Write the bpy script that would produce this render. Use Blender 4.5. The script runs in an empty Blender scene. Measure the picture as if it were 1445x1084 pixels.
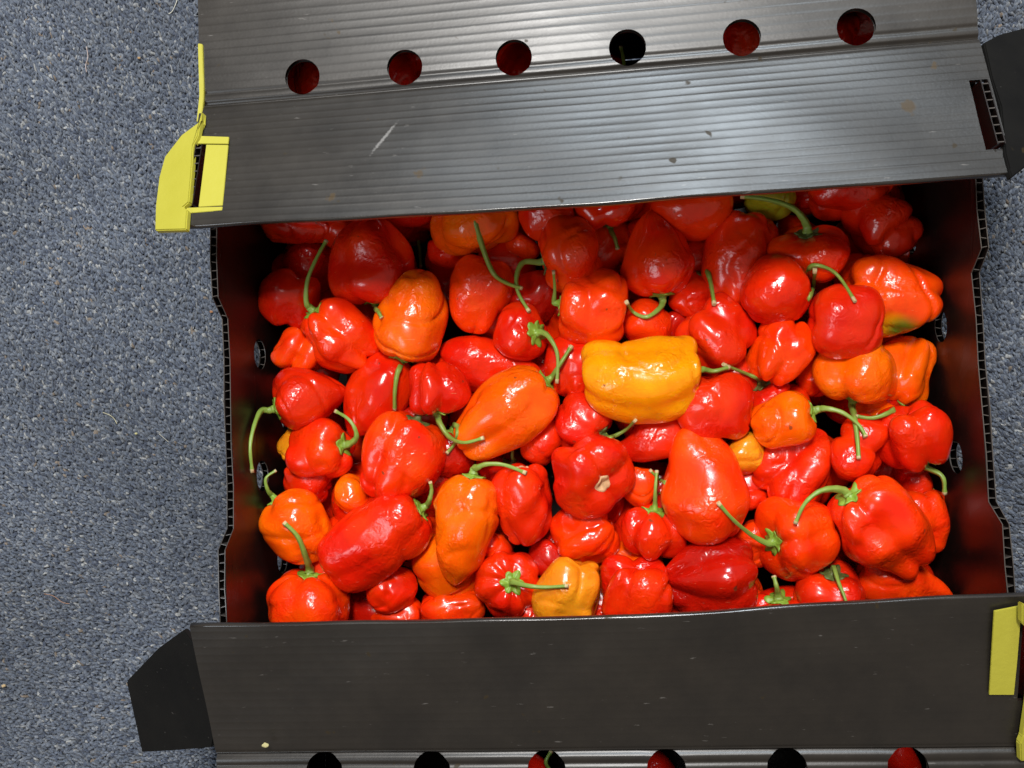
import bpy, bmesh, math, random
import numpy as np
from mathutils import Vector, Matrix
from mathutils.bvhtree import BVHTree
sc = bpy.context.scene
COL = sc.collection
# ------------------------------------------------------------------ camera
def rotm(rx, ry, rz):
    return (Matrix.Rotation(rz, 3, 'Z') @ Matrix.Rotation(ry, 3, 'Y') @ Matrix.Rotation(rx, 3, 'X'))
CR = rotm(0.05556, 0.10616, -0.04528)
CP = Vector((0.0085, -0.01543, 0.46621))
F = 1256.1
cam = bpy.data.cameras.new('camera')
cam.lens = F / 1445 * 36
cam.sensor_width = 36
cam.clip_start = 0.01
cam.clip_end = 50
co = bpy.data.objects.new('camera', cam)
COL.objects.link(co)
co.matrix_world = Matrix.Translation(CP) @ CR.to_4x4()
sc.camera = co
# ------------------------------------------------------------------ world and lamps (an indoor room)
w = bpy.data.worlds.new('World'); sc.world = w; w.use_nodes = True
bg = w.node_tree.nodes['Background']
bg.inputs[0].default_value = (1.0, 0.87, 0.74, 1); bg.inputs[1].default_value = 0.27
def lamp(name, loc, target, sx, sy, power, col):
    l = bpy.data.lights.new(name, 'AREA'); l.shape = 'RECTANGLE'; l.size = sx; l.size_y = sy
    l.energy = power; l.color = col
    o = bpy.data.objects.new(name, l); COL.objects.link(o); o.location = loc
    o.rotation_euler = (Vector(target) - Vector(loc)).to_track_quat('-Z', 'Y').to_euler()
    return o
lamp('ceiling_lamp', (-0.03, 0.49, 1.15), (0, 0, -.05), .18, .26, 17.5, (1.0, .98, .95))
lamp('far_ceiling_lamp', (0.25, 1.55, 1.15), (.03, .12, 0), .40, .40, 23.0, (.80, .91, 1.0))
lamp('side_lamp', (-0.9, -0.5, 1.2), (-.3, 0, -.1), .5, .5, 5.0, (.84, .92, 1.0))
vs = sc.view_settings
vs.view_transform = 'Standard'; vs.look = 'None'; vs.exposure = 0; vs.gamma = 1; vs.use_curve_mapping = False

# ------------------------------------------------------------------ helpers
def ray(u, v):
    return CR @ Vector(((u - 722.5) / F, (542 - v) / F, -1.0))
def at(u, v, z):
    d = ray(u, v); return CP + d * ((z - CP.z) / d.z)
def link(name, me, mat=None, parent=None, smooth=False):
    o = bpy.data.objects.new(name, me); COL.objects.link(o)
    if mat is not None and not me.materials: me.materials.append(mat)
    if parent is not None: o.parent = parent
    if smooth: me.shade_smooth()
    return o
def empty(name, loc=(0, 0, 0)):
    o = bpy.data.objects.new(name, None); COL.objects.link(o); o.location = loc
    o.empty_display_size = .02
    return o
def tag(o, label, cat, group=None):
    o['label'] = label; o['category'] = cat
    if group: o['group'] = group
class MB:
    def __init__(s): s.v = []; s.f = []
    def add(s, vs, fs):
        b = len(s.v); s.v += [tuple(p) for p in vs]; s.f += [tuple(i + b for i in f) for f in fs]
    def hexa(s, c):      # 8 corners: bottom 4 ccw, top 4 ccw
        s.add(c, [(3, 2, 1, 0), (4, 5, 6, 7), (0, 1, 5, 4), (1, 2, 6, 5), (2, 3, 7, 6), (3, 0, 4, 7)])
    def box(s, x0, x1, y0, y1, z0, z1):
        s.hexa([(x0, y0, z0), (x1, y0, z0), (x1, y1, z0), (x0, y1, z0), (x0, y0, z1), (x1, y0, z1), (x1, y1, z1), (x0, y1, z1)])
    def prism(s, poly, d):   # poly: list of 3-D points, d: thickness vector
        n = len(poly); a = [Vector(p) for p in poly]; d = Vector(d)
        s.add(a + [p + d for p in a], [tuple(range(n))[::-1], tuple(range(n, 2 * n))] + [(i, (i + 1) % n, n + (i + 1) % n, n + i) for i in range(n)])
    def mesh(s, name):
        me = bpy.data.meshes.new(name); me.from_pydata(s.v, [], s.f); me.update()
        bm = bmesh.new(); bm.from_mesh(me); bmesh.ops.recalc_face_normals(bm, faces=bm.faces); bm.to_mesh(me); bm.free()
        return me
def boolean_cut(me, cutters):
    """returns me minus every cutter mesh"""
    if not cutters: return me
    a = bpy.data.objects.new('tmp', me); COL.objects.link(a); tmp = [a]
    cb = MB()
    for (vs_, fs_) in cutters: cb.add(vs_, fs_)
    c = bpy.data.objects.new('tmpc', cb.mesh('tmpc')); COL.objects.link(c); tmp.append(c)
    m = a.modifiers.new('b', 'BOOLEAN'); m.operation = 'DIFFERENCE'; m.object = c; m.solver = 'EXACT'
    dg = bpy.context.evaluated_depsgraph_get()
    out = bpy.data.meshes.new_from_object(a.evaluated_get(dg))
    for t in tmp: bpy.data.objects.remove(t)
    return out
def cyl(c, axis, r, h, n=28):
    c = Vector(c); ax = Vector(axis).normalized(); q = ax.to_track_quat('Z', 'Y')
    vs_ = []
    for s in (-h, h):
        for i in range(n):
            t = 2 * math.pi * i / n; vs_.append(c + q @ Vector((r * math.cos(t), r * math.sin(t), s)))
    fs_ = [tuple(range(n))[::-1], tuple(range(n, 2 * n))] + [(i, (i + 1) % n, n + (i + 1) % n, n + i) for i in range(n)]
    return vs_, fs_
def boxc(x0, x1, y0, y1, z0, z1):
    m = MB(); m.box(x0, x1, y0, y1, z0, z1); return m.v, m.f

# ------------------------------------------------------------------ materials
def newmat(name):
    m = bpy.data.materials.new(name); m.use_nodes = True
    return m, m.node_tree, m.node_tree.nodes['Principled BSDF']
def N(t, kind, **k):
    n = t.nodes.new(kind)
    for a, b in k.items():
        if a in n.inputs.keys(): n.inputs[a].default_value = b
        else: setattr(n, a, b)
    return n
def ramp(t, pts):
    r = t.nodes.new('ShaderNodeValToRGB'); e = r.color_ramp.elements
    while len(e) < len(pts): e.new(.5)
    for i, (p, c) in enumerate(pts):
        e[i].position = p; e[i].color = c if len(c) == 4 else (*c, 1)
    return r
def pepper_mat(name, c1, c2, cover=.5, patches=False):
    m, t, b = newmat(name); L = t.links.new
    oi = N(t, 'ShaderNodeObjectInfo'); tc = N(t, 'ShaderNodeTexCoord')
    mul = N(t, 'ShaderNodeMath', operation='MULTIPLY'); L(oi.outputs['Random'], mul.inputs[0]); mul.inputs[1].default_value = 37.0
    n1 = N(t, 'ShaderNodeTexNoise', noise_dimensions='4D', Scale=42.0, Detail=1.5); L(tc.outputs['Object'], n1.inputs['Vector']); L(mul.outputs[0], n1.inputs['W'])
    r1 = ramp(t, [(cover - .16, (0, 0, 0)), (cover + .16, (1, 1, 1))]); L(n1.outputs['Fac'], r1.inputs[0])
    mx = N(t, 'ShaderNodeMix', data_type='RGBA'); L(r1.outputs[0], mx.inputs[0]); mx.inputs[6].default_value = (*c1, 1); mx.inputs[7].default_value = (*c2, 1)
    # small mottling
    n2 = N(t, 'ShaderNodeTexNoise', noise_dimensions='4D', Scale=260.0, Detail=3.0); L(tc.outputs['Object'], n2.inputs['Vector']); L(mul.outputs[0], n2.inputs['W'])
    hsv = N(t, 'ShaderNodeHueSaturation'); L(mx.outputs[2], hsv.inputs['Color'])
    mr = N(t, 'ShaderNodeMapRange'); L(n2.outputs['Fac'], mr.inputs[0]); mr.inputs[3].default_value = .86; mr.inputs[4].default_value = 1.14
    L(mr.outputs[0], hsv.inputs['Value'])
    col = hsv.outputs[0]
    # pale fine scratches
    vo = N(t, 'ShaderNodeTexNoise', noise_dimensions='4D', Scale=70.0, Detail=2.0, Distortion=1.5)
    mp = N(t, 'ShaderNodeMapping'); mp.inputs['Scale'].default_value = (1, 9, 5); L(tc.outputs['Object'], mp.inputs[0]); L(mp.outputs[0], vo.inputs['Vector']); L(mul.outputs[0], vo.inputs['W'])
    rs = ramp(t, [(.70, (0, 0, 0)), (.74, (.35, .35, .35))]); L(vo.outputs['Fac'], rs.inputs[0])
    mx2 = N(t, 'ShaderNodeMix', data_type='RGBA'); L(rs.outputs[0], mx2.inputs[0]); L(col, mx2.inputs[6]); mx2.inputs[7].default_value = (.75, .33, .16, 1)
    col = mx2.outputs[2]
    if patches:
        for (c, rad, pc) in patches:
            vd = N(t, 'ShaderNodeVectorMath', operation='DISTANCE'); L(tc.outputs['Object'], vd.inputs[0]); vd.inputs[1].default_value = c
            wn = N(t, 'ShaderNodeMath', operation='MULTIPLY_ADD'); L(n1.outputs['Fac'], wn.inputs[0]); wn.inputs[1].default_value = .006; L(vd.outputs['Value'], wn.inputs[2])
            rr = N(t, 'ShaderNodeMapRange', interpolation_type='SMOOTHSTEP'); L(wn.outputs[0], rr.inputs[0]); rr.inputs[1].default_value = rad * .55; rr.inputs[2].default_value = rad * 1.35; rr.inputs[3].default_value = 1; rr.inputs[4].default_value = 0
            m3 = N(t, 'ShaderNodeMix', data_type='RGBA'); L(rr.outputs[0], m3.inputs[0]); L(col, m3.inputs[6]); m3.inputs[7].default_value = (*pc, 1); col = m3.outputs[2]
    # tiny dark blemishes
    nb = N(t, 'ShaderNodeTexNoise', noise_dimensions='4D', Scale=210.0, Detail=1.0); L(tc.outputs['Object'], nb.inputs['Vector']); L(mul.outputs[0], nb.inputs['W'])
    rb_ = ramp(t, [(.755, (0, 0, 0)), (.79, (.7, .7, .7))]); L(nb.outputs['Fac'], rb_.inputs[0])
    mbm = N(t, 'ShaderNodeMix', data_type='RGBA'); L(rb_.outputs[0], mbm.inputs[0]); L(col, mbm.inputs[6]); mbm.inputs[7].default_value = (.13, .04, .015, 1); col = mbm.outputs[2]
    L(col, b.inputs['Base Color'])
    # wrinkles only in some places
    n3 = N(t, 'ShaderNodeTexNoise', noise_dimensions='4D', Scale=250.0, Detail=1.5, Distortion=.9); L(tc.outputs['Object'], n3.inputs['Vector']); L(mul.outputs[0], n3.inputs['W'])
    n4 = N(t, 'ShaderNodeTexNoise', noise_dimensions='4D', Scale=60.0, Detail=1.0)
    ad = N(t, 'ShaderNodeMath', operation='ADD'); L(mul.outputs[0], ad.inputs[0]); ad.inputs[1].default_value = 11.0
    L(tc.outputs['Object'], n4.inputs['Vector']); L(ad.outputs[0], n4.inputs['W'])
    r4 = ramp(t, [(.43, (0.06, .06, .06)), (.60, (1, 1, 1))]); L(n4.outputs['Fac'], r4.inputs[0])
    m4 = N(t, 'ShaderNodeMath', operation='MULTIPLY'); L(n3.outputs['Fac'], m4.inputs[0]); L(r4.outputs[0], m4.inputs[1])
    bp = N(t, 'ShaderNodeBump', Strength=.6, Distance=.0017); L(m4.outputs[0], bp.inputs['Height'])
    n5 = N(t, 'ShaderNodeTexNoise', Scale=1500.0, Detail=2.0); L(tc.outputs['Object'], n5.inputs['Vector'])
    bp2 = N(t, 'ShaderNodeBump', Strength=.10, Distance=.0002); L(n5.outputs['Fac'], bp2.inputs['Height']); L(bp.outputs[0], bp2.inputs['Normal'])
    L(bp2.outputs[0], b.inputs['Normal'])
    rg = N(t, 'ShaderNodeMath', operation='MULTIPLY_ADD'); L(oi.outputs['Random'], rg.inputs[0]); rg.inputs[1].default_value = .12; rg.inputs[2].default_value = .10
    rh = N(t, 'ShaderNodeMath', operation='MULTIPLY_ADD'); L(n4.outputs['Fac'], rh.inputs[0]); rh.inputs[1].default_value = .14; L(rg.outputs[0], rh.inputs[2]); L(rh.outputs[0], b.inputs['Roughness'])
    b.inputs['IOR'].default_value = 1.47
    b.inputs['Subsurface Weight'].default_value = .32
    b.inputs['Subsurface Radius'].default_value = (1.0, .25, .06)
    b.inputs['Subsurface Scale'].default_value = .0035
    b.inputs['Coat Weight'].default_value = .18; b.inputs['Coat Roughness'].default_value = .07
    return m
PM = {
 'red': pepper_mat('pepper_skin_red', (.66, .010, .0015), (.80, .034, .0015), .55),
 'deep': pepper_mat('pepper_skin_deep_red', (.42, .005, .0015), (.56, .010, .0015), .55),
 'scarlet': pepper_mat('pepper_skin_scarlet', (.76, .015, .001), (.90, .052, .001), .5),
 'orange': pepper_mat('pepper_skin_orange', (.88, .078, .001), (.95, .150, .001), .5),
 'redor': pepper_mat('pepper_skin_red_orange', (.82, .025, .001), (.93, .070, .001), .52),
 'amber': pepper_mat('pepper_skin_amber', (.76, .22, .006), (.82, .30, .010), .5),
 'yellow': pepper_mat('pepper_skin_yellow', (.91, .28, .002), (.95, .37, .003), .5),
 'mottle': pepper_mat('pepper_skin_green_blotched', (.80, .030, .001), (.93, .085, .001), .5,
     patches=[((-.006, -.0190, .010), .0120, (.88, .36, .004)), ((.0015, -.0215, .009), .0125, (.07, .13, .006)), ((.0205, -.0175, .004), .0120, (.08, .17, .006))]),
 'olive': pepper_mat('pepper_skin_olive', (.28, .26, .012), (.40, .33, .014), .5),
}
def plain(name, col, rough, spec=.5, noise=None, bump=None, coat=0):
    m, t, b = newmat(name); L = t.links.new
    b.inputs['Roughness'].default_value = rough; b.inputs['Specular IOR Level'].default_value = spec
    b.inputs['Coat Weight'].default_value = coat
    b.inputs['Base Color'].default_value = (*col, 1)
    tc = N(t, 'ShaderNodeTexCoord')
    if noise:
        sc_, c2 = noise
        n = N(t, 'ShaderNodeTexNoise', Scale=sc_, Detail=4.0); L(tc.outputs['Object'], n.inputs['Vector'])
        mx = N(t, 'ShaderNodeMix', data_type='RGBA'); L(n.outputs['Fac'], mx.inputs[0]); mx.inputs[6].default_value = (*col, 1); mx.inputs[7].default_value = (*c2, 1)
        L(mx.outputs[2], b.inputs['Base Color'])
    if bump:
        n = N(t, 'ShaderNodeTexNoise', Scale=bump[0], Detail=3.0); L(tc.outputs['Object'], n.inputs['Vector'])
        bp = N(t, 'ShaderNodeBump', Strength=.5, Distance=bump[1]); L(n.outputs['Fac'], bp.inputs['Height']); L(bp.outputs[0], b.inputs['Normal'])
    return m
M_CAL = plain('calyx_green', (.10, .24, .018), .42, noise=(220., (.30, .42, .05)), bump=(600., .0004))
M_CALD = plain('calyx_dull_green', (.05, .10, .018), .5, noise=(200., (.16, .17, .05)), bump=(600., .0004))
M_STEM = plain('stem_green', (.14, .26, .03), .42, noise=(150., (.27, .36, .07)), bump=(500., .0003))
M_CUT = plain('stem_cut_end', (.62, .52, .28), .7, noise=(900., (.40, .28, .12)))
M_SCAR = plain('stem_scar_cream', (.75, .52, .30), .6, noise=(500., (.62, .30, .12)), bump=(900., .0004))
def plastic(name, col=(.0100, .0084, .0070), rough=.36, dirt=.35, spec=.5, lid=False):
    m, t, b = newmat(name); L = t.links.new
    tc = N(t, 'ShaderNodeTexCoord')
    n = N(t, 'ShaderNodeTexNoise', Scale=28.0, Detail=5.0, Roughness=.65); L(tc.outputs['Object'], n.inputs['Vector'])
    r = ramp(t, [(.35, (0, 0, 0)), (.75, (1, 1, 1))]); L(n.outputs['Fac'], r.inputs[0])
    mx = N(t, 'ShaderNodeMix', data_type='RGBA'); L(r.outputs[0], mx.inputs[0])
    mx.inputs[6].default_value = (*col, 1); mx.inputs[7].default_value = (col[0] * 1.9, col[1] * 1.8, col[2] * 1.6, 1)
    c = mx.outputs[2]
    # brown stain spots
    n2 = N(t, 'ShaderNodeTexNoise', Scale=95.0, Detail=2.0); L(tc.outputs['Object'], n2.inputs['Vector'])
    r2 = ramp(t, [(.72, (0, 0, 0)), (.75, (1, 1, 1))]); L(n2.outputs['Fac'], r2.inputs[0])
    mb = N(t, 'ShaderNodeMix', data_type='RGBA'); L(r2.outputs[0], mb.inputs[0]); L(c, mb.inputs[6]); mb.inputs[7].default_value = (.03, .022, .012, 1)
    # pale scuffs, stretched
    mp = N(t, 'ShaderNodeMapping'); mp.inputs['Scale'].default_value = (1.0, 4.0, 4.0); mp.inputs['Rotation'].default_value = (0, 0, .5); L(tc.outputs['Object'], mp.inputs[0])
    n3 = N(t, 'ShaderNodeTexNoise', Scale=120.0, Detail=3.0); L(mp.outputs[0], n3.inputs['Vector'])
    r3 = ramp(t, [(.71, (0, 0, 0)), (.77, (.5, .5, .5))]); L(n3.outputs['Fac'], r3.inputs[0])
    mc = N(t, 'ShaderNodeMix', data_type='RGBA'); L(r3.outputs[0], mc.inputs[0]); L(mb.outputs[2], mc.inputs[6]); mc.inputs[7].default_value = (.16, .15, .14, 1)
    fin = mc.outputs[2]
    if lid:
        # a pale scratch and a few dried brown smears that stay where they are on the flap
        m1 = N(t, 'ShaderNodeMapping', vector_type='TEXTURE'); m1.inputs['Location'].default_value = (-.0996, .1440, .0185); m1.inputs['Rotation'].default_value = (0, 0, -.61)
        L(tc.outputs['Object'], m1.inputs[0])
        m2 = N(t, 'ShaderNodeVectorMath', operation='MULTIPLY'); L(m1.outputs[0], m2.inputs[0]); m2.inputs[1].default_value = (1, .085, 0)
        m3 = N(t, 'ShaderNodeVectorMath', operation='LENGTH'); L(m2.outputs[0], m3.inputs[0])
        ns = N(t, 'ShaderNodeTexNoise', Scale=900.0, Detail=3.0); L(tc.outputs['Object'], ns.inputs['Vector'])
        ma = N(t, 'ShaderNodeMath', operation='MULTIPLY_ADD'); L(ns.outputs['Fac'], ma.inputs[0]); ma.inputs[1].default_value = .0016; L(m3.outputs['Value'], ma.inputs[2])
        mr1 = N(t, 'ShaderNodeMapRange', interpolation_type='SMOOTHSTEP'); L(ma.outputs[0], mr1.inputs[0]); mr1.inputs[1].default_value = .0011; mr1.inputs[2].default_value = .0020; mr1.inputs[3].default_value = .5; mr1.inputs[4].default_value = 0
        k1 = N(t, 'ShaderNodeMix', data_type='RGBA'); L(mr1.outputs[0], k1.inputs[0]); L(fin, k1.inputs[6]); k1.inputs[7].default_value = (.30, .29, .28, 1); fin = k1.outputs[2]
        for (c_, r_) in (((.1637, .1384, .0205), .0065), ((-.080, .122, .026), .0045), ((-.1255, .112, .030), .0038), ((-.128, .215, .005), .003), ((-.126, .209, .005), .0026), ((.09, .208, .005), .005), ((-.06, .2, .005), .003), ((.18, .16, .013), .003)):
            vd = N(t, 'ShaderNodeVectorMath', operation='DISTANCE'); L(tc.outputs['Object'], vd.inputs[0]); vd.inputs[1].default_value = c_
            n6 = N(t, 'ShaderNodeTexNoise', Scale=330.0, Detail=3.0); L(tc.outputs['Object'], n6.inputs['Vector'])
            wn = N(t, 'ShaderNodeMath', operation='MULTIPLY_ADD'); L(n6.outputs['Fac'], wn.inputs[0]); wn.inputs[1].default_value = .008; L(vd.outputs['Value'], wn.inputs[2])
            r7 = N(t, 'ShaderNodeMapRange', interpolation_type='SMOOTHSTEP'); L(wn.outputs[0], r7.inputs[0]); r7.inputs[1].default_value = .0035 + r_ * .5; r7.inputs[2].default_value = .0035 + r_ * .9; r7.inputs[3].default_value = .85; r7.inputs[4].default_value = 0
            k2 = N(t, 'ShaderNodeMix', data_type='RGBA'); L(r7.outputs[0], k2.inputs[0]); L(fin, k2.inputs[6]); k2.inputs[7].default_value = (.055, .036, .016, 1); fin = k2.outputs[2]
            k3 = N(t, 'ShaderNodeMath', operation='MAXIMUM'); L(r2.outputs[0], k3.inputs[0]); L(r7.outputs[0], k3.inputs[1]); r2 = k3
    L(fin, b.inputs['Base Color'])
    rr = N(t, 'ShaderNodeMapRange'); L(n.outputs['Fac'], rr.inputs[0]); rr.inputs[3].default_value = rough * .8; rr.inputs[4].default_value = rough * 1.25
    ad = N(t, 'ShaderNodeMath', operation='ADD'); L(rr.outputs[0], ad.inputs[0]); L(r2.outputs[0], ad.inputs[1]); ad.use_clamp = True
    sm = N(t, 'ShaderNodeMath', operation='MULTIPLY'); L(r2.outputs[0], sm.inputs[0]); sm.inputs[1].default_value = .12
    L(sm.outputs[0], ad.inputs[1])
    L(ad.outputs[0], b.inputs['Roughness'])
    sp_ = N(t, 'ShaderNodeMapRange'); L(r2.outputs[0], sp_.inputs[0]); sp_.inputs[3].default_value = spec; sp_.inputs[4].default_value = spec * .35; L(sp_.outputs[0], b.inputs['Specular IOR Level'])
    bn = N(t, 'ShaderNodeTexNoise', Scale=700.0, Detail=2.0); L(tc.outputs['Object'], bn.inputs['Vector'])
    bp = N(t, 'ShaderNodeBump', Strength=.15, Distance=.0002); L(bn.outputs['Fac'], bp.inputs['Height']); L(bp.outputs[0], b.inputs['Normal'])
    return m
M_LID = plastic('black_fluted_plastic', rough=.37, spec=.7, lid=True)
M_WALL = plastic('black_plastic_wall', (.007, .0045, .004), rough=.36, spec=.36)
M_TAB = plastic('black_plastic_tab', (.0045, .0045, .0045), rough=.6, spec=.14)
M_ROLL = plastic('black_plastic_rolled_edge', (.016, .014, .013), rough=.22, spec=.8)
M_EDGE = plastic('black_plastic_cut_edge_lit_tone', (.045, .040, .038), rough=.3, spec=.8)  # black plastic made paler: light caught on rims and webs painted in
M_YEL = plain('yellow_plastic', (.37, .34, .028), .5, noise=(45., (.44, .405, .05)), bump=(300., .0003))

# ------------------------------------------------------------------ carpet
ZF = -0.160
rng = np.random.default_rng(5)
m, t, b = newmat('carpet_backing'); L = t.links.new
tc = N(t, 'ShaderNodeTexCoord'); vn = N(t, 'ShaderNodeTexVoronoi', Scale=330.0); L(tc.outputs['Object'], vn.inputs['Vector'])
r = ramp(t, [(0, (.06, .075, .11)), (.45, (.11, .13, .17)), (1, (.22, .24, .27))]); L(vn.outputs['Color'], r.inputs[0]); L(r.outputs[0], b.inputs['Base Color'])
bp = N(t, 'ShaderNodeBump', Strength=1.0, Distance=.002); L(vn.outputs['Distance'], bp.inputs['Height']); bp.invert = True; L(bp.outputs[0], b.inputs['Normal'])
b.inputs['Roughness'].default_value = 1; b.inputs['Specular IOR Level'].default_value = .1
g = MB(); g.add([(-2.5, -2.5, ZF - .003), (2.5, -2.5, ZF - .003), (2.5, 2.5, ZF - .003), (-2.5, 2.5, ZF - .003)], [(0, 1, 2, 3)])
gf = link('floor', g.mesh('floor'), m); gf['kind'] = 'structure'
def pile(x0, x1, y0, y1):
    px, py = .0019, .0022
    nx, ny = int((x1 - x0) / px), int((y1 - y0) / py)
    gx, gy = np.meshgrid(np.arange(nx), np.arange(ny)); gx = gx.ravel(); gy = gy.ravel(); n = len(gx)
    cx = x0 + (gx + .5 * (gy % 2)) * px + rng.normal(0, .00032, n); cy = y0 + gy * py + rng.normal(0, .0004, n)
    cx += .0016 * np.sin(cy * 60 + cx * 13); cy += .0016 * np.sin(cx * 55)
    # one loop: a short leaning arch, 3 rings of 5 + tip ring
    K = 5
    prof = [(0.1, .95), (.70, .85), (1.0, .28)]
    th = np.arange(K) * 2 * np.pi / K
    h = rng.uniform(.0029, .0038, n); rx = rng.uniform(.0009, .0012, n); ry = rng.uniform(.0016, .0026, n)
    ang = rng.normal(.12, .35, n) + 1.15 / (1 + np.exp((cy + .02) * 22)); lean = rng.normal(.0, .0016, (n, 2)); lean[:, 1] += .0007
    V = np.zeros((n, len(prof) * K, 3))
    for i, (a, s) in enumerate(prof):
        lx = rx[:, None] * s * np.cos(th)[None]; ly = ry[:, None] * s * np.sin(th)[None]
        X = lx * np.cos(ang)[:, None] - ly * np.sin(ang)[:, None]; Y = lx * np.sin(ang)[:, None] + ly * np.cos(ang)[:, None]
        V[:, i * K:(i + 1) * K, 0] = cx[:, None] + X + lean[:, :1] * a; V[:, i * K:(i + 1) * K, 1] = cy[:, None] + Y + lean[:, 1:] * a
        V[:, i * K:(i + 1) * K, 2] = ZF - .003 + h[:, None] * a
    fs = []
    for i in range(len(prof) - 1):
        for k in range(K): fs.append((i * K + k, i * K + (k + 1) % K, (i + 1) * K + (k + 1) % K, (i + 1) * K + k))
    o = (len(prof) - 1) * K
    fs += [(o, o + 1, o + 2, o + 3), (o, o + 3, o + 4, o + 4)]
    fs = np.array(fs); nf = len(fs); nv = len(prof) * K
    allf = (fs[None] + (np.arange(n) * nv)[:, None, None]).reshape(-1, 4)
    me = bpy.data.meshes.new('carpet_pile')
    me.vertices.add(n * nv); me.vertices.foreach_set('co', V.ravel())
    me.loops.add(allf.size); me.loops.foreach_set('vertex_index', allf.ravel().astype(np.int32))
    me.polygons.add(len(allf)); me.polygons.foreach_set('loop_start', (np.arange(len(allf)) * 4).astype(np.int32))
    me.update(calc_edges=True)
    pal = np.array([(.070, .084, .118), (.104, .122, .158), (.134, .153, .188), (.19, .205, .23), (.31, .315, .315), (.21, .17, .135)])
    pk = rng.choice(6, n, p=[.14, .36, .33, .13, .034, .006])
    big = .85 + .25 * np.sin(cx * 23 + 1.3 * np.sin(cy * 17)) * np.sin(cy * 19 + 2)
    c = pal[pk] * (rng.uniform(.85, 1.15, n) * (.5 + .5 * big))[:, None]
    colr = np.ones((n, nv, 4)); colr[:, :, :3] = c[:, None]
    at_ = me.color_attributes.new('yarn', 'FLOAT_COLOR', 'POINT'); at_.data.foreach_set('color', colr.ravel())
    me.shade_smooth()
    return me
m, t, b = newmat('carpet_yarn'); L = t.links.new
an = N(t, 'ShaderNodeAttribute', attribute_name='yarn'); tc = N(t, 'ShaderNodeTexCoord')
mp = N(t, 'ShaderNodeMapping'); mp.inputs['Scale'].default_value = (3, .6, 1); L(tc.outputs['Object'], mp.inputs[0])
nn = N(t, 'ShaderNodeTexNoise', Scale=900.0, Detail=2.0); L(mp.outputs[0], nn.inputs['Vector'])
mr = N(t, 'ShaderNodeMapRange'); L(nn.outputs['Fac'], mr.inputs[0]); mr.inputs[1].default_value = .3; mr.inputs[2].default_value = .7; mr.inputs[3].default_value = .55; mr.inputs[4].default_value = 1.4
vm = N(t, 'ShaderNodeVectorMath', operation='SCALE'); L(an.outputs['Color'], vm.inputs[0]); L(mr.outputs[0], vm.inputs['Scale']); L(vm.outputs[0], b.inputs['Base Color'])
b.inputs['Roughness'].default_value = .9; b.inputs['Specular IOR Level'].default_value = .2; b.inputs['Sheen Weight'].default_value = .15
M_YARN = m
for (x0, x1) in ((-.475, -.190), (.190, .335)):
    o = link('carpet_pile', pile(x0, x1, -.275, .375), M_YARN); o['kind'] = 'stuff'
    tag(o, 'blue grey looped carpet pile on the floor ' + ('left' if x0 < 0 else 'right') + ' of the box', 'carpet')

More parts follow.
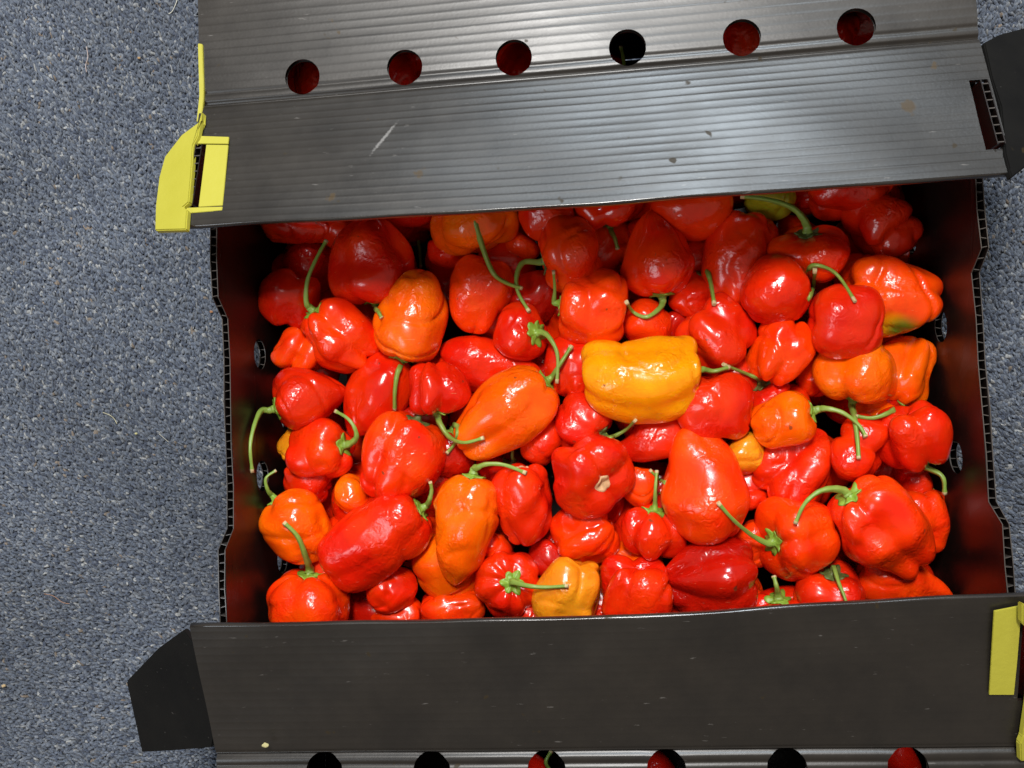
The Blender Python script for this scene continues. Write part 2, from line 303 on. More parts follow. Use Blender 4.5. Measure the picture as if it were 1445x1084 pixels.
# ------------------------------------------------------------------ produce box
W0, T = .2000, .0040      # inner half width, board thickness
YB = .252
box = empty('produce_box', (0, 0, ZF))
tag(box, 'black corrugated plastic produce box with folded lid flaps and yellow tabs', 'box')
def toloc(o):             # children keep their world placement under the box empty
    o.matrix_parent_inverse = Matrix.Translation((0, 0, -ZF))
    return o
def rim_z(y):
    a = abs(y)
    return 0.0 if a > .0690 else (-.0130 if a < .0588 else -.0130 * (.0690 - a) / .0102)
holes = {-1: [(.0424, -.0570), (-.0317, -.0560), (-.0859, -.0850), (.005, -.0980)],
         1: [(.0943, -.0970), (-.0371, -.0520), (-.0803, -.0900), (.0370, -.0600), (.005, -.0980)]}
for s in (-1, 1):
    root = None
    poly = [(-YB, ZF + .004), (YB, ZF + .004), (YB, 0), (.0690, 0), (.0588, -.0130), (-.0588, -.0130), (-.0690, 0), (-YB, 0)]
    ten = .00045
    for k, x in enumerate((W0, W0 + T - ten)):
        mb = MB()
        # subdivided rim outline for a slightly uneven edge
        pts = []
        for i in range(len(poly)):
            a, c = Vector((0, *poly[i])), Vector((0, *poly[(i + 1) % len(poly)])); nn_ = max(1, int((a - c).length / .02)) if a.z > -.1 and c.z > -.1 else 1
            for j in range(nn_):
                p = a.lerp(c, j / nn_); wob = .0005 * math.sin(p.y * 170 + s * 2 + k * 1.1) if p.z > -.1 else 0
                pts.append((s * x + s * wob * .6, p.y, p.z + wob * .5))
        mb.prism(pts, (s * ten, 0, 0))
        me = boolean_cut(mb.mesh('end_wall'), [cyl((s * x, y, z), (1, 0, 0), .0093 if (abs(z) < .07) else .0085, .003) for (y, z) in holes[s]])
        me.materials.clear(); me.materials.append(M_WALL); me.materials.append(M_EDGE)
        for pg in me.polygons: pg.material_index = 1 if pg.normal.z > .5 else 0  # upward edge faces take the paler tone with the caught light painted in
        o = link('end_wall' if k == 0 else 'end_wall_outer_skin', me, M_WALL)
        if k == 0: root = o; o.parent = box; toloc(o)
        else: o.parent = root
    mb = MB(); y = -YB + .002; q = 0
    while y < YB:
        zt = rim_z(y) - .0006
        spans = [(ZF + .004, zt)]
        for (hy, hz) in holes[s]:
            if abs(y - hy) < .0095:
                h_ = math.sqrt(.0095 ** 2 - (y - hy) ** 2) + .0004; ns = []
                for a, c in spans:
                    if hz - h_ > a and hz + h_ < c: ns += [(a, hz - h_), (hz + h_, c)]
                    else: ns.append((a, c))
                spans = ns
        lean = .0004 * math.sin(q * 2.3)
        for a, c in spans:
            xa, xb = sorted((s * (W0 + ten), s * (W0 + T - ten)))
            mb.hexa([(xa, y + lean, a), (xb, y - lean, a), (xb, y + .0004 - lean, a), (xa, y + .0004 + lean, a), (xa, y + lean, c), (xb, y - lean, c), (xb, y + .0004 - lean, c), (xa, y + .0004 + lean, c)])
        y += .0047; q += 1
    o = link('flute_web', mb.mesh('flute_web'), M_EDGE, root); o['kind'] = 'stuff'
for s in (-1, 1):
    mb = MB(); ya, yb = sorted((s * (YB - .004), s * (YB - .0001))); mb.box(-W0 + .0001, W0 - .0001, ya, yb, ZF + .0045, .0042)
    toloc(link('side_wall', mb.mesh('side_wall'), M_WALL, box))
mb = MB(); mb.box(-W0 + .0002, W0 - .0002, -YB + .0045, YB - .0045, ZF + .001, ZF + .004)
toloc(link('base_panel', mb.mesh('base_panel'), M_WALL, box))

# lid flaps: one sheet, flat part with round holes, crease, raised part
HX = [-.1464, -.0895, -.0305, .0295, .0883, .1454]
YC = .1745; SL = math.atan2(.028, .078)
def lid(s):
    PIT = .0047; t2 = .0020
    # path from the outer wall to the free edge (s_y positive; mirrored by s)
    flat = YB - YC; slope_len = .0805
    tot = flat + slope_len
    def path(d):
        if d < flat: return YB - d, .0022, 0.0
        e = d - flat; return YC - e * math.cos(SL), .0022 + e * math.sin(SL) , 1.0
    ds = []
    n = int(round(tot / PIT)); sub = 8
    for i in range(n * sub + 1): ds.append(tot * i / (n * sub))
    nx = 46
    xs = [-.2045 + .409 * i / nx for i in range(nx + 1)]
    def frame(d):
        y, z, k = path(d)
        # soften the crease
        bl = min(1, max(0, (d - flat + .003) / .006)); a = SL * bl
        nrm = Vector((0, math.sin(a), math.cos(a)))
        return Vector((0, y, z)), nrm
    def warp(p, d):
        x = p.x; fr = max(0, (d - flat) / slope_len)
        xx = x * (1 + .0 * fr)
        if s > 0:
            yo = np.interp(x, [-.2045, -.20, -.07, .01, .2045], [.0020, .0018, -.0003, -.0016, -.0012]); zo = .0006 * math.sin(x * 21)
        else:
            yo = np.interp(x, [-.2045, -.08, .02, .10, .155, .2045], [.0035, .0045, .0043, .0010, -.0006, -.0015]); zo = .0005 * math.sin(x * 17 + 1)
        wv = .0006 * math.sin(x * 31 + d * 40) + .0004 * math.sin(x * 57 - d * 90)
        return Vector((xx, (p.y + (yo) * fr) * s, p.z + zo * fr + wv * (.4 + .6 * fr) + .0026))
    def rib(d, x):
        ph = (d / PIT) % 1.0
        c = (.00018 + .00004 * math.sin(x * 40 + d * 300)) * (abs(math.sin(math.pi * ph)) ** .35) * (1.0 if s > 0 else .35) + .00010 * ph * (1 if s > 0 else .3)      # sag between the webs
        g = 0
        for cc, wd, am in ((flat - .0004, .0013, .0013), (flat - .0062, .0012, .0008), (flat + .0022, .0009, .0004)):
            g += am * math.exp(-((d - cc) / wd) ** 2)
        return c, g
    yl, yh = .1110, .1500
    def cutters():
        cu = [cyl((hx, s * (.1858 if s > 0 else .1838), .004), (0, 0, 1), .0097, .03) for hx in HX]
        a, b_ = sorted((s * yl, s * yh))
        for e in ((-1, 1) if s > 0 else (1,)):
            x0, x1 = sorted((e * .1945, e * .2030)); cu.append(boxc(x0, x1, a, b_, -.01, .06))
        return cu
    root = None
    for k in (0, 1):
        up = 1 if k == 0 else -1
        vs_ = []; fs_ = []
        P = len(ds)
        for x in xs:
            for layer in (0, 1):
                for d in ds:
                    p, nrm = frame(d); c, g = rib(d, x)
                    off = (t2 - c - g) if k == 0 else (-t2 + c + g * .6)
                    if layer: off -= up * .0005
                    q_ = p + nrm * off; q_.x = x
                    vs_.append(warp(q_, d))
        R2 = 2 * P
        for i in range(nx):
            A, B = i * R2, (i + 1) * R2
            for j in range(P - 1):
                fs_.append((A + j, A + j + 1, B + j + 1, B + j)); fs_.append((A + P + j, B + P + j, B + P + j + 1, A + P + j + 1))
            for j in (0, P - 1): fs_.append((A + j, B + j, B + P + j, A + P + j))
        for A in (0, nx * R2):
            for j in range(P - 1): fs_.append((A + j, A + P + j, A + P + j + 1, A + j + 1))
        mb = MB(); mb.add(vs_, fs_)
        me = boolean_cut(mb.mesh('lid_flap'), cutters())
        me.materials.clear()
        o = link('lid_flap' if k == 0 else 'lower_skin', me, M_LID)
        for pg in me.polygons: pg.use_smooth = True
        md = None
        if k == 0: root = o; o.parent = box; toloc(o)
        else: o.parent = root
        try: me.set_sharp_from_angle(angle=math.radians(40))
        except Exception: pass
    mb = MB()
    hy = .1858 if s > 0 else .1838
    for i in range(n + 1):
        d = min(i * tot / n, tot - .0003)
        p, nrm = frame(d)
        segs = [(-.2043, .2043)]
        if abs(p.y - hy) < .0097:
            h_ = math.sqrt(.0097 ** 2 - (p.y - hy) ** 2) + .0002
            ns = []; cur = -.2043
            for hx in HX: ns.append((cur, hx - h_)); cur = hx + h_
            ns.append((cur, .2043)); segs = ns
        elif yl - .001 < p.y < yh + .001:
            segs = [(-.2043, -.2032), (-.1943, .1943), (.2032, .2043)]
        for a, c in segs:
            m_ = max(1, int((c - a) / .02))
            for j in range(m_):
                xa = a + (c - a) * j / m_; xb = a + (c - a) * (j + 1) / m_; cs = []
                for up in (-.00155, .00155):
                    for (xx, dd) in ((xa, -.0002), (xb, -.0002), (xb, .0002), (xa, .0002)):
                        q_ = p + nrm * up; q_.x = xx; q_.y += dd; cs.append(warp(q_, d))
                mb.hexa(cs)
    o = link('flute_web', mb.mesh('flute_web'), M_LID, root); o['kind'] = 'stuff'
    # welded, slightly rolled free edge
    p, nrm = frame(tot - .0001); V = []; fc = []; K = 10
    for i, x in enumerate(xs):
        c_ = Vector((x, p.y, p.z))
        for k in range(K):
            a = 2 * math.pi * k / K; q_ = c_ + nrm * (math.cos(a) * .0017) + Vector((0, -math.cos(SL), math.sin(SL))) * (math.sin(a) * (.0009 + .0003 * math.sin(x * 90))); V.append(warp(q_, tot))
    for i in range(nx):
        for k in range(K): fc.append((i * K + k, i * K + (k + 1) % K, (i + 1) * K + (k + 1) % K, (i + 1) * K + k))
    fc += [tuple(range(K))[::-1], tuple(nx * K + k for k in range(K))]
    mb = MB(); mb.add(V, fc); link('rolled_edge', mb.mesh('rolled_edge'), M_ROLL, root, True)
    return root
lid(1); lid(-1)
def flap_z(y):  # top surface of the raised part
    return .0068 + (YC - abs(y)) * math.tan(SL)
def board(name, pts, n, th, mat, parent, bevel=.0006, pins=None):
    mb = MB(); n = Vector(n).normalized(); mb.prism([Vector(p) - n * th for p in pts], n * th); me = mb.mesh(name)
    bm = bmesh.new(); bm.from_mesh(me); bmesh.ops.bevel(bm, geom=list(bm.edges), offset=bevel, segments=2, affect='EDGES'); bm.to_mesh(me); bm.free()
    o = link(name, me, mat); o.parent = parent
    if parent is box: toloc(o)
    return o
def onp(u, v, P0, n):
    d = ray(u, v); n = Vector(n); return CP + d * ((Vector(P0) - CP).dot(n) / d.dot(n))
# outer tabs drooping from the flap ends
def tab(pix, s, e, drop, mat, name='end_tab'):
    P0 = (e * .2050, s * .137, .0190 + (.004 if mat is M_YEL else (-.003 if s < 0 else 0))); n = Vector((e * drop, s * .337, .94)).normalized()
    return board(name, [onp(u, v, P0, n) for u, v in pix], n, .0034, mat, box), P0, n
tab([(258, 890), (248, 897), (222, 916), (178, 962), (189, 1012), (200, 1062), (240, 1060), (299, 1055), (306, 1020), (303, 985), (291, 950), (280, 918)], -1, -1, .45, M_TAB)
tab([(1389, 60), (1412, 48), (1450, 38), (1490, 60), (1492, 200), (1428, 251), (1419, 216), (1413, 150), (1400, 110)], 1, 1, .45, M_TAB)
yt, P0, n_ = tab([(285, 157), (283, 170), (256, 190), (232, 221), (224, 250), (219, 290), (218, 325), (262, 324), (264, 296), (258, 292), (266, 285), (270, 240), (272, 205), (279, 192), (281, 180)], 1, -1, .30, M_YEL, 'yellow_end_tab')
board('yellow_edge_strip', [onp(u, v, (-.205, .175, .0085), (0, 0, 1)) for u, v in [(279, 61), (285.5, 62), (287.5, 125), (287, 140), (284, 172), (277, 172), (281, 135), (280, 100)]], (0, 0, 1), .0022, M_YEL, yt, .0003)
# yellow frame round the left slot of the top flap
def onflap(u, v, s, up=.0):
    return onp(u, v, (0, s * YC, .0072 + up), (0, s * math.sin(SL), math.cos(SL)))
def yframe(rects, s):
    root = None
    for r_ in rects:
        o = board('yellow_slot_frame', [onflap(u, v, s, .0012) for u, v in r_], (0, s * math.sin(SL), math.cos(SL)), .0011, M_YEL, box if root is None else root, .0002)
        if root is None: root = o
yframe([[(291, 204), (322, 204.5), (314, 290), (280, 292)],
        [(276, 191.5), (323, 193), (322, 203), (274, 202.5)],
        [(263, 293), (314, 291.5), (313, 297), (262, 301)]], 1)
yframe([[(1403, 863), (1441, 855.5), (1440, 880), (1436, 930), (1431, 981), (1396, 981), (1399, 930)]], -1)
ytb, _, _ = tab([(1443, 852), (1480, 870), (1500, 930), (1500, 1075), (1441, 1075), (1440, 1050), (1444, 1040), (1452, 985), (1454, 890), (1443, 880)], -1, 1, .30, M_YEL, 'yellow_end_tab')
# locking tongues of the end walls standing in the slots
for s in (-1, 1):
    for e in ((-1, 1) if s > 0 else (1,)):
        root = None; ya, yb = .1125, .1488
        for k, x in enumerate((.1985, .2019)):
            mb = MB(); q0, q1 = e * (x), e * (x + .0005)
            lo, hi = min(q0, q1), max(q0, q1); cs = []
            z = lambda y: flap_z(y) + .0022
            a, c = sorted((s * ya, s * yb))
            mb.hexa([(lo, a, -.0005), (hi, a, -.0005), (hi, c, -.0005), (lo, c, -.0005), (lo, a, z(a)), (hi, a, z(a)), (hi, c, z(c)), (lo, c, z(c))])
            o = link('locking_tongue' if k == 0 else 'outer_skin', mb.mesh('locking_tongue'), M_WALL); o.parent = box if k == 0 else root
            if k == 0: root = o; toloc(o)
        mb = MB(); y = ya + .001
        if s < 0 and e < 0: continue
        while y < yb:
            lo, hi = sorted((e * .1990, e * .2019)); yy = s * y; z_ = flap_z(y) + .0015
            mb.hexa([(lo, yy, .0), (hi, yy, .0), (hi, yy + .0005, .0), (lo, yy + .0005, .0), (lo, yy, z_), (hi, yy, z_), (hi, yy + .0005, z_), (lo, yy + .0005, z_)])
            y += .0047
        o = link('flute_web', mb.mesh('flute_web'), M_EDGE, root); o['kind'] = 'stuff'

# ------------------------------------------------------------------ peppers
# (label, skin, shape, stem end px, tip px, width px, depth drop stem->tip px, level, stem, options)
PP = []
def P(label, skin, shape, S, Tp, Wd, dz=0, lv=0, stem=None, **k): PP.append(dict(label=label, skin=skin, shape=shape, S=S, T=Tp, W=Wd, dz=dz, lv=lv, stem=stem, **k))
# ---- top row, partly under the upper flap
P('dim red knobbly pepper hard against the left wall below the upper flap', 'red', 'knob', (425,385), (402,463), 74, 10, 1.6)
P('dim red-orange pepper behind the knobbly one in the top left corner', 'scarlet', 'hab', (440,330), (412,388), 58, 0, 2.6)
P('red pepper end just showing under the left part of the upper flap', 'scarlet', 'hab', (372,312), (468,325), 52, 0, 1.3)
P('dark red pepper between the flap edge and a curled green stem, top left', 'red', 'rnd', (478,305), (484,352), 54, 0, 2)
P('big plain red pepper pointing its short green stem down, left under the flap', 'red', 'hab', (531,431), (522,308), 106, -20, .9, [(534,440),(539,449)], lump=.7, roll=.4)
P('red pepper with lumpy lower lobes and a long stem standing up towards the flap', 'scarlet', 'blk', (440,437), (516,512), 102, 48, .4, [(432,425),(434,395),(448,362),(461,339)], la=.2)
P('orange wrinkled oval pepper in the upper left with its stem pointing down', 'orange', 'rnd', (566,512), (602,384), 108, 0, -.1, [(560,530),(557,555),(557,579)], lump=1.1, seed=11)
P('smooth orange-red pepper right of the wrinkled orange oval one', 'redor', 'hab', (690,366), (668,470), 90, 0, 1.4, lump=.7)
P('orange pepper half under the upper flap with a long dark stem curving right', 'orange', 'hab', (684,352), (655,265), 104, -10, .7, [(690,375),(712,398),(737,407)], dull=True, lump=.6)
P('small dim red pepper behind the orange one at the flap edge', 'red', 'rnd', (640,338), (624,378), 50, 0, 2)
P('dark pepper under the flap with a thin stem hanging down between two reds', 'deep', 'rnd', (584,300), (566,345), 60, 0, 2.6, [(588,325),(592,350),(594,378)], dull=True, under=True, sr=.8)
P('orange-red two lobed pepper under the lumpy long stemmed one at left', 'redor', 'knob', (436,470), (408,525), 66, 0, 1.7)
P('red pepper tip poking out from under the middle of the flap', 'red', 'rnd', (806,284), (736,318), 66, 0, .9, lump=.7)
P('red pepper at the flap edge with its dark calyx and stem hanging down', 'red', 'blk', (861,321), (852,262), 88, -15, 1.1, [(867,335),(872,352)], dull=True)
P('dim red-orange pepper whose pale stem loops down to its left', 'redor', 'knob', (762,370), (850,352), 100, 5, .9, [(738,370),(729,390),(731,413),(747,440)], la=.12, dull=True)
P('dark red pepper in the gap beneath the looping stem', 'deep', 'rnd', (785,395), (722,440), 68, 0, 2.2)
P('round orange pepper with a curled lip on its right and a thin upright stem', 'redor', 'curl', (788,428), (890,440), 102, 0, -.1, [(783,410),(781,382)], seed=5, la=.1, dents=((.6,.2,-1.2,.35,-.25),), sr=.85)
P('red egg shaped pepper showing its full green star of a calyx', 'red', 'rnd', (759,470), (712,477), 76, 42, .9, [(775,476),(787,500),(786,541)], lump=.5, cal=1.15)
P('long bright red pepper tapering right towards the large orange one', 'red', 'tear', (618,503), (764,532), 74, 0, .9, lump=.7)
P('large orange-red oval pepper in the centre left with stem pointing up right', 'orange', 'hab', (774,536), (654,634), 106, 5, -.1, [(790,515),(807,488)], lump=.9, seed=21)
P('red pepper behind the left end of the big yellow one', 'red', 'hab', (822,482), (800,560), 76, 0, 1.7, lump=.7)
P('big bright yellow pepper lying on its side in the middle', 'yellow', 'blk', (989,522), (821,536), 112, 0, -.6, [(1008,524),(1030,518)], seed=35, ellip=.95, la=.09, lump=.7)
P('red teardrop pepper with its neck up and a hooked stem curling left', 'scarlet', 'tear', (934,418), (918,300), 94, -12, .3, [(930,436),(912,448),(893,440),(884,426)], lump=.5)
P('red-orange pepper belly under the flap right of the centre', 'scarlet', 'rnd', (1036,284), (918,290), 86, 0, .6, lump=.5)
P('tall smooth red pepper without visible stem right of the teardrop one', 'red', 'hab', (1058,302), (1025,440), 88, 0, .8, lump=.8)
P('small red pepper with a drooping stem between the teardrop and the tall red one', 'red', 'rnd', (992,388), (958,442), 56, 0, 1.4, [(1003,400),(1008,430)], dull=True)
P('glossy blocky red pepper with a pale scar on its left shoulder', 'red', 'blk', (978,440), (1042,505), 94, 15, .5, 'scar', cal=.8)
P('plain red pepper tucked above the yellow one', 'scarlet', 'rnd', (936,432), (890,482), 64, 0, 1.3)
P('little dark red pepper in the shade left of the blocky one', 'deep', 'rnd', (962,440), (945,478), 38, 0, 1.9)
P('nearly black red pepper deep in a hole facing its dark calyx up', 'deep', 'rnd', (872,378), (866,384), 76, 50, 3.0, 'calyx', dull=True)
P('olive green pepper peeping out from under the flap', 'olive', 'rnd', (1050,272), (1122,284), 60, 0, 1.0, lump=.5)
P('red-orange pepper with a thick stem arching left over the olive one', 'scarlet', 'hab', (1139,325), (1142,392), 104, 38, .9, [(1133,308),(1118,293),(1085,282),(1045,277)], dull=True, sr=1.15, lump=.6)
P('red pepper belly under the right part of the flap', 'red', 'rnd', (1262,258), (1142,270), 58, 0, .6, lump=.6)
P('dim red pepper below the flap between the arching stem and the folded one', 'red', 'rnd', (1172,268), (1166,312), 58, 0, 1.6)
P('dim folded red pepper in the top right corner', 'red', 'knob', (1274,292), (1214,345), 88, 8, .9, la=.2)
P('smooth red pepper with a long thin stem arching over to the right', 'red', 'rnd', (1133,386), (1053,438), 88, 5, -.1, [(1150,374),(1180,386),(1207,426)], sr=.8, lump=.8, seed=8)
P('pepper in shade with an upright short stem between two smooth reds', 'deep', 'rnd', (1143,434), (1165,462), 56, 10, 1.8, [(1147,408),(1150,380)], dull=True)
P('orange-red pepper shoulder above the round red one', 'redor', 'hab', (1180,402), (1246,388), 62, 0, 1.3, lump=.7)
P('round cherry red pepper lying across, right of the smooth one', 'red', 'blk', (1142,452), (1244,454), 92, 0, -.45, lump=.6, la=.07, seed=14)
P('orange-red pepper with green and yellow blotches against the right wall', 'mottle', 'blk', (1228,404), (1360,428), 94, 5, -.3, z=-.048, seed=19, la=.14, lump=1.2, dents=((0,0,-1.0,.45,-.10),))
P('knobbly orange-red pepper with side folds above the stem crossing', 'redor', 'knob', (1120,450), (1082,542), 84, 5, .4, seed=44)
P('big two lobed orange pepper with a straight stem hanging down', 'orange', 'hab', (1203,568), (1215,476), 122, -8, .15, [(1206,590),(1210,620),(1212,648)], nl=4, la=.16, lump=.7)
P('orange pepper at the right with its stem running off to the left', 'orange', 'hab', (1270,570), (1298,476), 80, -8, .6, [(1255,582),(1232,590),(1207,587)], lump=.6)
P('orange pepper lying left of the crossing stems, stem to the right', 'orange', 'hab', (1148,580), (1062,606), 80, 18, .35, [(1168,577),(1190,583),(1212,600),(1222,617)], lump=.6)
P('orange pepper half hidden beneath the crossing stems', 'orange', 'hab', (1268,580), (1212,622), 66, 0, 1.3, lump=.7)
P('knobbly deep red pepper with a small nub beside the right wall', 'red', 'knob', (1316,656), (1288,574), 100, -20, -.1, [(1330,672),(1333,698)], under=True, seed=52, la=.2)
P('red pepper under the knobbly one with its stem against the wall', 'red', 'rnd', (1310,672), (1268,682), 58, 0, 1.3, [(1315,690),(1318,706)], under=True, dull=True)
P('red pepper with a sunken hollow beside the hanging stem', 'red', 'curl', (1180,618), (1246,648), 88, -30, .8, lump=.6, seed=61)
P('red pepper folded to a sharp peak below the orange ones', 'red', 'tear', (1078,698), (1162,612), 98, -10, .4, la=.24, seed=63, lump=1.3)
P('red pepper with a brown calyx and a thin pale stem up left', 'red', 'rnd', (1074,541), (1094,570), 62, 15, 1.1, [(1052,527),(1020,514)], dull=True, sr=.8)
P('small amber yellow pepper between the ridged red and the big teardrop', 'amber', 'rnd', (1024,630), (1072,656), 60, 0, .9, lump=.7)
P('large orange-red teardrop pepper with its point up', 'redor', 'cone', (1014,764), (970,604), 112, 0, -.15, lump=1.2, seed=70)
P('ridged red pepper right of the yellow one', 'red', 'blk', (1002,528), (1018,624), 94, 5, .15, seed=72, la=.17)
P('slim bright red pepper lying in the gap beneath the big yellow one', 'red', 'long', (966,604), (862,640), 54, 0, .7, lump=.4)
P('wrinkled red pepper with a round cream scar where its stem was', 'red', 'blk', (856,687), (806,656), 116, 62, -.35, 'scar', seed=75, la=.14, lump=1.2, cal=1.15)
P('red pepper left of the slim one with a small stem curling up', 'red', 'hab', (852,614), (792,572), 76, 8, .6, [(868,615),(884,606),(897,593)], dull=True, sr=.85, lump=.7)
P('plain red pepper under the lower edge of the large centre orange one', 'scarlet', 'rnd', (788,640), (745,606), 64, 0, 1.0, lump=.6)
P('lobed red pepper with a pale cut scar on its top, centre', 'red', 'blk', (738,655), (745,768), 84, 15, .3, 'scar', seed=78, cal=.85)
P('red-orange pepper below the scarred wrinkled one', 'scarlet', 'hab', (866,738), (788,776), 80, 0, .7, lump=.9)
P('small many lobed red pepper with its stem straight up', 'red', 'knob', (924,717), (918,785), 86, 15, .25, [(925,690),(927,664)], sr=.85)
P('small orange pepper behind the many lobed red one', 'redor', 'rnd', (906,658), (898,716), 48, 0, 1.0)
P('dark red pepper behind the large teardrop with a short stem up left', 'deep', 'rnd', (944,692), (950,740), 60, 0, 1.3, [(932,678),(917,663)], sr=.8)
P('pale orange pepper low in the gap above the bottom row', 'orange', 'hab', (938,798), (846,802), 64, 0, 1.1, lump=.6)
# ---- left column
P('bright red pepper at the left wall with a long stem hanging down', 'red', 'tear', (388,577), (488,550), 88, 36, -.1, [(368,580),(358,604),(353,632),(356,667)], lump=.8, seed=81, dents=())
P('amber pepper end low against the left wall', 'amber', 'blk', (434,612), (402,648), 48, 0, 1.0, lump=.6)
P('red-orange pepper with its calyx on the right and a stem curving up left', 'scarlet', 'blk', (488,628), (424,642), 84, 34, .2, [(503,618),(500,603),(490,590),(473,580)], seed=83)
P('long red pepper with a scratched crease left of the small ribbed one', 'red', 'tear', (568,502), (498,614), 82, 0, .8, lump=.7)
P('big glossy red pepper in the left centre, calyx tucked at its top right', 'scarlet', 'hab', (590,590), (540,704), 116, 5, -.25, 'calyx', dull=True, lump=.7, seed=85)
P('small ribbed red pepper with a serrated calyx and stem curving right', 'red', 'knob', (618,586), (612,508), 82, -5, -.2, [(622,600),(634,617),(655,625),(683,618)], nl=6, la=.16, seed=86)
P('dark red pepper below the ribbed one with a green stem up to the right', 'deep', 'rnd', (640,608), (624,672), 62, 0, 1.1, [(646,605),(642,625),(630,640)], sr=.9)
P('small orange pepper under the big glossy red one', 'orange', 'rnd', (516,686), (478,712), 56, 0, .9, lump=.6)
P('dim red pepper above the orange one at the left wall', 'red', 'hab', (466,688), (404,668), 60, 0, 1.0)
P('orange pepper at the left wall with a short hooked stem', 'orange', 'hab', (388,704), (458,784), 98, 8, .3, [(378,692),(375,675),(390,664)], lump=.8, seed=90, sr=.85)
P('biggest crinkled red pepper, lower left, with a crease along it', 'red', 'hab', (598,716), (462,800), 122, 0, -.35, [(606,706),(609,692),(607,680)], lump=1.0, seed=91, la=.08)
P('tall orange pepper with a stem arching right over its neighbour', 'orange', 'tear', (668,670), (642,822), 98, 10, -.15, [(674,660),(686,655),(712,656),(743,668)], lump=.8, seed=92, sr=1.1)
P('broad orange pepper beneath the tall orange one', 'orange', 'hab', (672,782), (588,810), 88, 0, .8, lump=.7)
P('orange pepper resting on the lower box edge beside the broad one', 'redor', 'rnd', (686,850), (596,866), 56, 0, 1.1, lump=.6)
P('red pepper below the crinkled big one', 'scarlet', 'rnd', (548,800), (556,864), 64, 0, 1.0, lump=.7)
P('red-orange pepper low behind the lower flap edge', 'scarlet', 'rnd', (598,866), (526,872), 54, 0, 1.3)
P('large ribbed orange-red pepper in the bottom left corner, stem up', 'redor', 'hab', (434,806), (433,908), 126, 12, 0, [(431,785),(420,757),(400,737)], la=.14, nl=6, seed=97, sr=1.15, lump=.6)
# ---- bottom row
P('red pepper facing up with a crinkled round calyx and stem to the right', 'red', 'blk', (724,822), (706,828), 90, 72, .1, [(745,827),(770,829),(802,827)], seed=98, nl=7, la=.12, lump=.8)
P('glossy dark red little pepper beside the amber one', 'deep', 'rnd', (790,768), (762,812), 56, 0, 1.0, lump=.6)
P('twisted amber pepper with soft lobes on the lower edge', 'amber', 'knob', (816,786), (792,888), 88, 0, -.05, nl=3, seed=101, la=.2)
P('knobbly four lobed red pepper right of the amber one', 'red', 'knob', (896,880), (896,792), 98, -40, -.1, seed=102, la=.24)
P('big deep crimson pepper with a long shine, bottom row', 'deep', 'hab', (1066,812), (936,822), 106, 0, -.2, seed=103, lump=1.0)
P('orange-red pepper with a star calyx at its left and a stem up left', 'redor', 'blk', (1086,766), (1160,748), 112, 42, -.05, [(1062,756),(1036,735),(1013,709)], seed=104, la=.1, lump=.8)
P('largest orange-red pepper at lower right with a stem curving down left', 'scarlet', 'hab', (1194,696), (1288,796), 126, 48, -.35, [(1172,690),(1152,696),(1134,713),(1122,739)], seed=105, lump=1.2, la=.15, sr=1.05)
P('smooth scarlet pepper tapering right at the lower right corner', 'redor', 'tear', (1212,800), (1342,842), 80, 0, .5, lump=.4)
P('red pepper with a dark green calyx and thin stem over the lower edge', 'red', 'blk', (1176,806), (1168,880), 96, 35, .3, [(1183,822),(1190,838),(1195,853)], dull=True, sr=.75, seed=107, cal=1.1)
P('red pepper behind the lower edge with its stem pointing straight up', 'red', 'blk', (1098,842), (1104,900), 92, 30, .4, [(1096,828),(1092,813)], sr=1.1)
P('red pepper deep between the crimson and the star calyx one', 'scarlet', 'hab', (1046,738), (1072,800), 62, 0, 1.2)
P('orange-red pepper edge showing behind the largest one at the right wall', 'redor', 'hab', (1296,690), (1302,780), 72, 0, 1.0, lump=.6)
P('orange pepper sliver between the tall orange and the up facing red', 'redor', 'rnd', (700,748), (690,790), 52, 0, 1.4)
P('red pepper end in front of the lower edge left of the amber one', 'red', 'rnd', (760,850), (740,884), 50, 0, .9)
P('red pepper shadowed under the centre orange one, stem between them', 'deep', 'hab', (722,655), (700,690), 74, 10, 1.5, [(723,645),(724,628)], dull=True, sr=.8, under=True)
P('pink dusted dark red pepper in the gap left of the teardrop neck', 'deep', 'rnd', (918,312), (908,350), 56, 0, 2.0)
P('dim orange-red pepper in the gap left of the loop stemmed one', 'scarlet', 'rnd', (742,332), (726,362), 50, 0, 2.0)
P('red-orange pepper behind the big two lobed orange one', 'scarlet', 'hab', (1152,498), (1150,560), 56, 0, 1.2)
P('small red pepper below the peaked one near the star calyx', 'red', 'rnd', (1052,690), (1058,720), 46, 0, 1.4)
# ---- peppers seen through the round holes of the upper flap
P('orange-red pepper seen through the first round hole from the left', 'scarlet', 'rnd', (478,108), (420,132), 80, 0, .9, lump=.6, z=-.034)
P('red pepper seen through the second hole from the left', 'red', 'rnd', (590,110), (548,112), 70, 0, 1, lump=.6, z=-.066)
P('red pepper seen low in the third hole from the left', 'red', 'rnd', (765,105), (705,108), 70, 0, 1, lump=.6, z=-.066)
P('pepper under the fourth hole with a stem crossing the dark opening', 'deep', 'rnd', (882,118), (888,160), 70, 0, 1.3, [(880,85),(876,66)], z=-.075)
P('red-orange pepper filling the fifth hole from the left', 'scarlet', 'rnd', (1075,45), (1018,62), 80, 0, .8, lump=.5, z=-.036)
P('red pepper seen at the left of the rightmost upper hole', 'red', 'rnd', (1205,60), (1170,40), 66, 0, 1, lump=.6, z=-.062)
P('dark red pepper seen through the rightmost lower hole', 'deep', 'rnd', (1290,1060), (1240,1085), 90, 0, 3.5, lump=.6, z=-.120)
P('deep red pepper under the lower holes near the middle', 'deep', 'rnd', (960,1100), (900,1110), 90, 0, 3.6, z=-.125)
